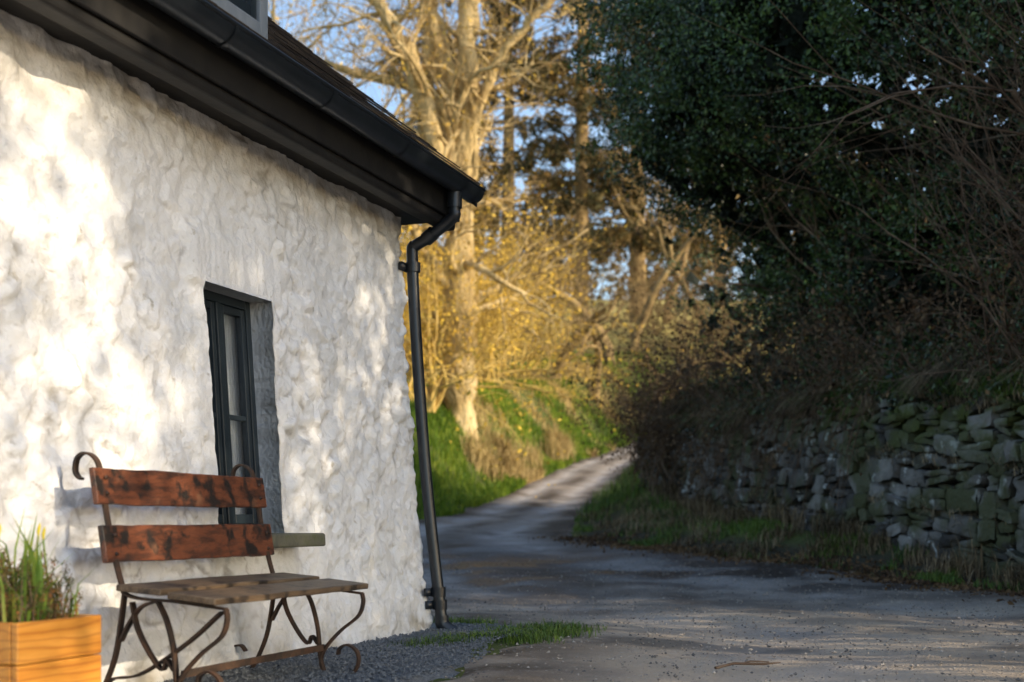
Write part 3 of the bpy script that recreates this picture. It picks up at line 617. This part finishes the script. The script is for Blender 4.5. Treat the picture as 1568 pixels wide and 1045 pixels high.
gap=(y>1.3)&(y<3.6)&(z>5.2)&(z<7.8); kp=~(gap&(fbm(y*2.6+3,z*.7,2)>.17)); y=y[kp]; z=z[kp]; n=len(y)  # holes shaped so sun dapples reach the wall
c=np.stack([np.maximum(7.0,WX(y)+.8)+rng.uniform(0,1.0,n),y,z],1)
leaves("shade_leaves",clusters(c,rng.uniform(.3,.5,n),46),.135,m_holly,.6,parent=hed)
n=200; c=np.stack([rng.uniform(7,8.6,n),rng.uniform(2.6,9.5,n),rng.uniform(1.6,3.8,n)],1); leaves("shade_lower_leaves",clusters(c,.5,40),.11,m_holly,.6,parent=hed)
n=110; c=np.stack([rng.uniform(7.0,8.2,n),rng.uniform(-1.4,.8,n),rng.uniform(4.2,8,n)],1); leaves("dapple_leaves",clusters(c,.35,30),.12,m_holly,.6,parent=hed)  # thin clumps added to break up the sunlit patch of wall
b=B()
for i in range(7):
    y=1.9+i*1.15; tube(b,[[7.9,y,0],[7.8,y+.1,3],[7.9,y-.1,6],[7.8,y,8.4]],[.14,.11,.08,.03],7)
b.mk("shade_trunks",m_darkbark,True,hed)
b=B(); tips=[]
for i in range(90):
    y=rng.uniform(10,22.5); p=np.array([WX(y)+rng.uniform(0,.5),y,float(P(y))+2.0]); grow(b,p,np.array([rng.uniform(-.7,.1),rng.uniform(-.3,.5),rng.uniform(.4,1)]),rng.uniform(.6,1.4),.012,1,3,[0,6,4],tips,up=-.04,wig=.4,gather=1)
# long trailing stems hanging over the wall face
for i in range(150):
    y=rng.uniform(15.5,24); x0=WX(y); zt=float(base(y))+float(HT(y)); L_=rng.uniform(.5,1.5)
    q=np.array([[x0+.3,y,zt+.1],[x0-.05,y+rng.normal(0,.1),zt+rng.uniform(.1,.35)],[x0-.3,y+rng.normal(0,.2),zt-.25*L_],[x0-.38-rng.uniform(0,.2),y+rng.normal(0,.25),zt-L_]])
    q=crom(q,3); tube(b,q,np.linspace(.009,.003,len(q)),3); tips.append(q[3:])
    for kq in range(4):
        j=rng.integers(3,len(q)-1); e_=q[j]+rng.normal(0,.14,3)+[0,0,-.12]; tube(b,[q[j],(q[j]+e_)/2+[0,0,.03],e_],[.005,.004,.002],3)
bt=b.mk("bramble_thicket",m_darkbark,True)
tp_=np.concatenate(tips); c=tp_[rng.random(len(tp_))<.55]; leaves("bramble_leaves",c+rng.normal(0,.05,c.shape),.05,m_bramble,.6,parent=bt)
b=B(); tips=[]
for i in range(44):
    y=rng.uniform(10.2,13.2); p=np.array([WX(y)+rng.uniform(-.1,.4),y,float(P(y))+2.1]); grow(b,p,np.array([rng.uniform(-.45,.1),rng.uniform(-.3,.3),1]),rng.uniform(1.6,2.8),.014,1,3,[0,6,4],tips,up=.08,wig=.25)
b.mk("bare_shrub",m_darkbark,True)
b=B(); tips=[]
for i in range(70):
    y=rng.uniform(21.6,25.5); p=np.array([rng.uniform(2.3,3.6),y,float(TZ(2.9,y))]); grow(b,p,np.array([rng.uniform(-.35,.4),rng.uniform(-.5,.2),1]),rng.uniform(.7,1.8),.015,1,3,[0,6,4],tips,up=0,wig=.4,gather=1)
bb_=b.mk("bramble_bush",m_darkbark,True); tp_=np.concatenate(tips); leaves("bramble_bush_leaves",np.repeat(tp_,2,0)+rng.normal(0,.06,(len(tp_)*2,3)),.045,m_bramble,.6,parent=bb_)
# ------------------------------------------------------------------ grasses
def scatter(n,y0,y1,xf,mask=None):
    y=rng.uniform(y0,y1,n); x=xf(y,rng.random(n)); 
    if mask is not None: k=mask(x,y); x=x[k]; y=y[k]
    return np.stack([x,y,TZ(x,y)-.01],1)
cl=lambda x,y: fbm(x*1.3,y*1.3)+.45>rng.random(len(x))*.6
p=scatter(90000,20.5,46,lambda y,u: XL(y)+.15-5*u**1.5,cl); gl=empty("grass_bank"); 
k=fbm(p[:,0]*.5,p[:,1]*.5,2)+.12*(rng.random(len(p))-.5)+S((p[:,1]-30)/10)*.06>.2
blades("green_grass",p[~k],.2,.02,m_grass,parent=gl); blades("dry_grass",p[k],.28,.016,m_dead,lean=.5,parent=gl)
n=9; tuss=np.stack([rng.uniform(-1.6,2.2,n),np.zeros(n)],1); tuss[:,1]=np.interp(tuss[:,0],[-1.6,2.2],[25.6,37])+rng.uniform(-.3,1,n)
tp2=np.repeat(tuss,260,0)+rng.normal(0,.14,(n*260,2)); blades("dry_tussocks",np.column_stack([tp2,TZ(tp2[:,0],tp2[:,1])]),.6,.014,m_dead,lean=.45,parent=gl)
gv=empty("verge_grass")
p=scatter(60000,9.5,23,lambda y,u: XR(y)-.1+(WX(y)-XR(y)+.1)*u,lambda x,y: fbm(x*1.8,y*1.8)+.12>rng.random(len(x))*.6)
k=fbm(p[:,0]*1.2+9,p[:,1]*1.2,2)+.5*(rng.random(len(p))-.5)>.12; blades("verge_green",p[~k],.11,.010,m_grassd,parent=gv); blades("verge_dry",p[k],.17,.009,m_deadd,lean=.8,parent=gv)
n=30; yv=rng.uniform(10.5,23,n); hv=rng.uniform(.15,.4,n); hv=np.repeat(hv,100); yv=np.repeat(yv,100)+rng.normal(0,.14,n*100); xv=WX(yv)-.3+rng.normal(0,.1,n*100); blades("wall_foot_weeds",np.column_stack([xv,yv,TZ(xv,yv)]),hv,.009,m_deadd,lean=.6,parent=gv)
p=scatter(9000,23,44,lambda y,u: XR(y)-.1+3*u); blades("far_verge",p,.25,.014,m_grassd,parent=gv)
wg=empty("wall_top_grass")
y=rng.uniform(9.5,24,30000); y=y[fbm(y*1.6,y*0+8,3)+.3>rng.random(len(y))*.7]; n=len(y)
up_=rng.random(n)**1.3*.9; z=base(y)+HT(y)-.0+up_*.5; x=WX(y)-.05+up_*.8
p=np.stack([x,y,z],1); k=fbm(y*2.2,up_*3,2)+.3*(rng.random(n)-.5)>-.05
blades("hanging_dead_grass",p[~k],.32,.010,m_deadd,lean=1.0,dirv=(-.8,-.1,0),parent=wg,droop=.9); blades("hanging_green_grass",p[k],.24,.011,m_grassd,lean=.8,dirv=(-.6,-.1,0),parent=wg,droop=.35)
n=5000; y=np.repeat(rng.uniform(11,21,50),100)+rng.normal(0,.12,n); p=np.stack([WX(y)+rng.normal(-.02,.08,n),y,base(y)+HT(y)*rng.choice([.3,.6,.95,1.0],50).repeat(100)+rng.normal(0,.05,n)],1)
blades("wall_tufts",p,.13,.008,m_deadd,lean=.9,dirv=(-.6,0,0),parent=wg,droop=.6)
n=320; y=rng.uniform(10,24,n); up_=rng.random(n); c=np.stack([WX(y)-.1+up_*.9,y,base(y)+HT(y)+.0+up_*.9],1); leaves("ivy",clusters(c,rng.uniform(.15,.35,n),70),.05,m_holly,.7,parent=wg)
n=7500; y=rng.uniform(9.5,20,n); x=XR(y)+rng.normal(-.05,.3,n); leaves("leaf_litter",np.stack([x,y,np.maximum(TZ(x,y),P(y))+.02],1),.04,m_bramble,.7)
t=np.array([[-.35,7.35],[-.15,7.7],[.05,7.95],[-.05,8.2],[.18,8.25],[-.3,7.6],[.25,8.5],[-.42,8.9],[-.25,8.75],[.1,7.6],[-.5,7.2],[.4,8.3],[.3,8.0],[.0,7.8]]); p2=np.repeat(t,210,0)+rng.normal(0,.085,(len(t)*210,2))
blades("grass_tufts",np.column_stack([p2,np.full(len(p2),.0)]),.06,.006,m_grassd,lean=.7)
b=B(); tube(b,[[.95,6.1,.02],[1.05,6.2,.03],[1.2,6.22,.025],[1.3,6.33,.02]],[.008,.007,.006,.003],5); tube(b,[[1.1,6.21,.03],[1.15,6.3,.03],[1.25,6.36,.02]],.004,4); b.mk("fallen_twig",m_darkbark,True)
# ------------------------------------------------------------------ light, sky, camera
az=math.radians(115.5); el=math.radians(22)
sd=Vector((math.sin(az)*math.cos(el),math.cos(az)*math.cos(el),math.sin(el)))
sl=bpy.data.lights.new("sun",'SUN'); sl.energy=4.8; sl.angle=math.radians(.6); sl.color=(1,.83,.6); so=bpy.data.objects.new("sun",sl); so.rotation_euler=sd.to_track_quat('Z','Y').to_euler(); COL.objects.link(so)
w=bpy.data.worlds.new("World"); scn.world=w; w.use_nodes=True; N=w.node_tree.nodes; sk=N.new("ShaderNodeTexSky"); sk.sky_type='NISHITA'; sk.sun_disc=False; sk.sun_elevation=el; sk.sun_rotation=az; sk.air_density=1.0; sk.dust_density=1.2; sk.ozone_density=1.2
w.node_tree.links.new(sk.outputs[0],N["Background"].inputs[0]); N["Background"].inputs[1].default_value=.3
cam=bpy.data.cameras.new("camera"); co=bpy.data.objects.new("camera",cam); COL.objects.link(co); co.location=(0,0,.70); co.rotation_euler=(math.pi/2,0,0)
cam.sensor_width=36; cam.lens=36*2000/1568; cam.shift_y=(800-522.5)/1568; cam.clip_end=2000; cam.clip_start=.05
cam.dof.use_dof=True; cam.dof.focus_distance=7.0; cam.dof.aperture_fstop=2.0
scn.camera=co
scn.view_settings.view_transform='Standard'; scn.view_settings.look='None'; scn.view_settings.exposure=0
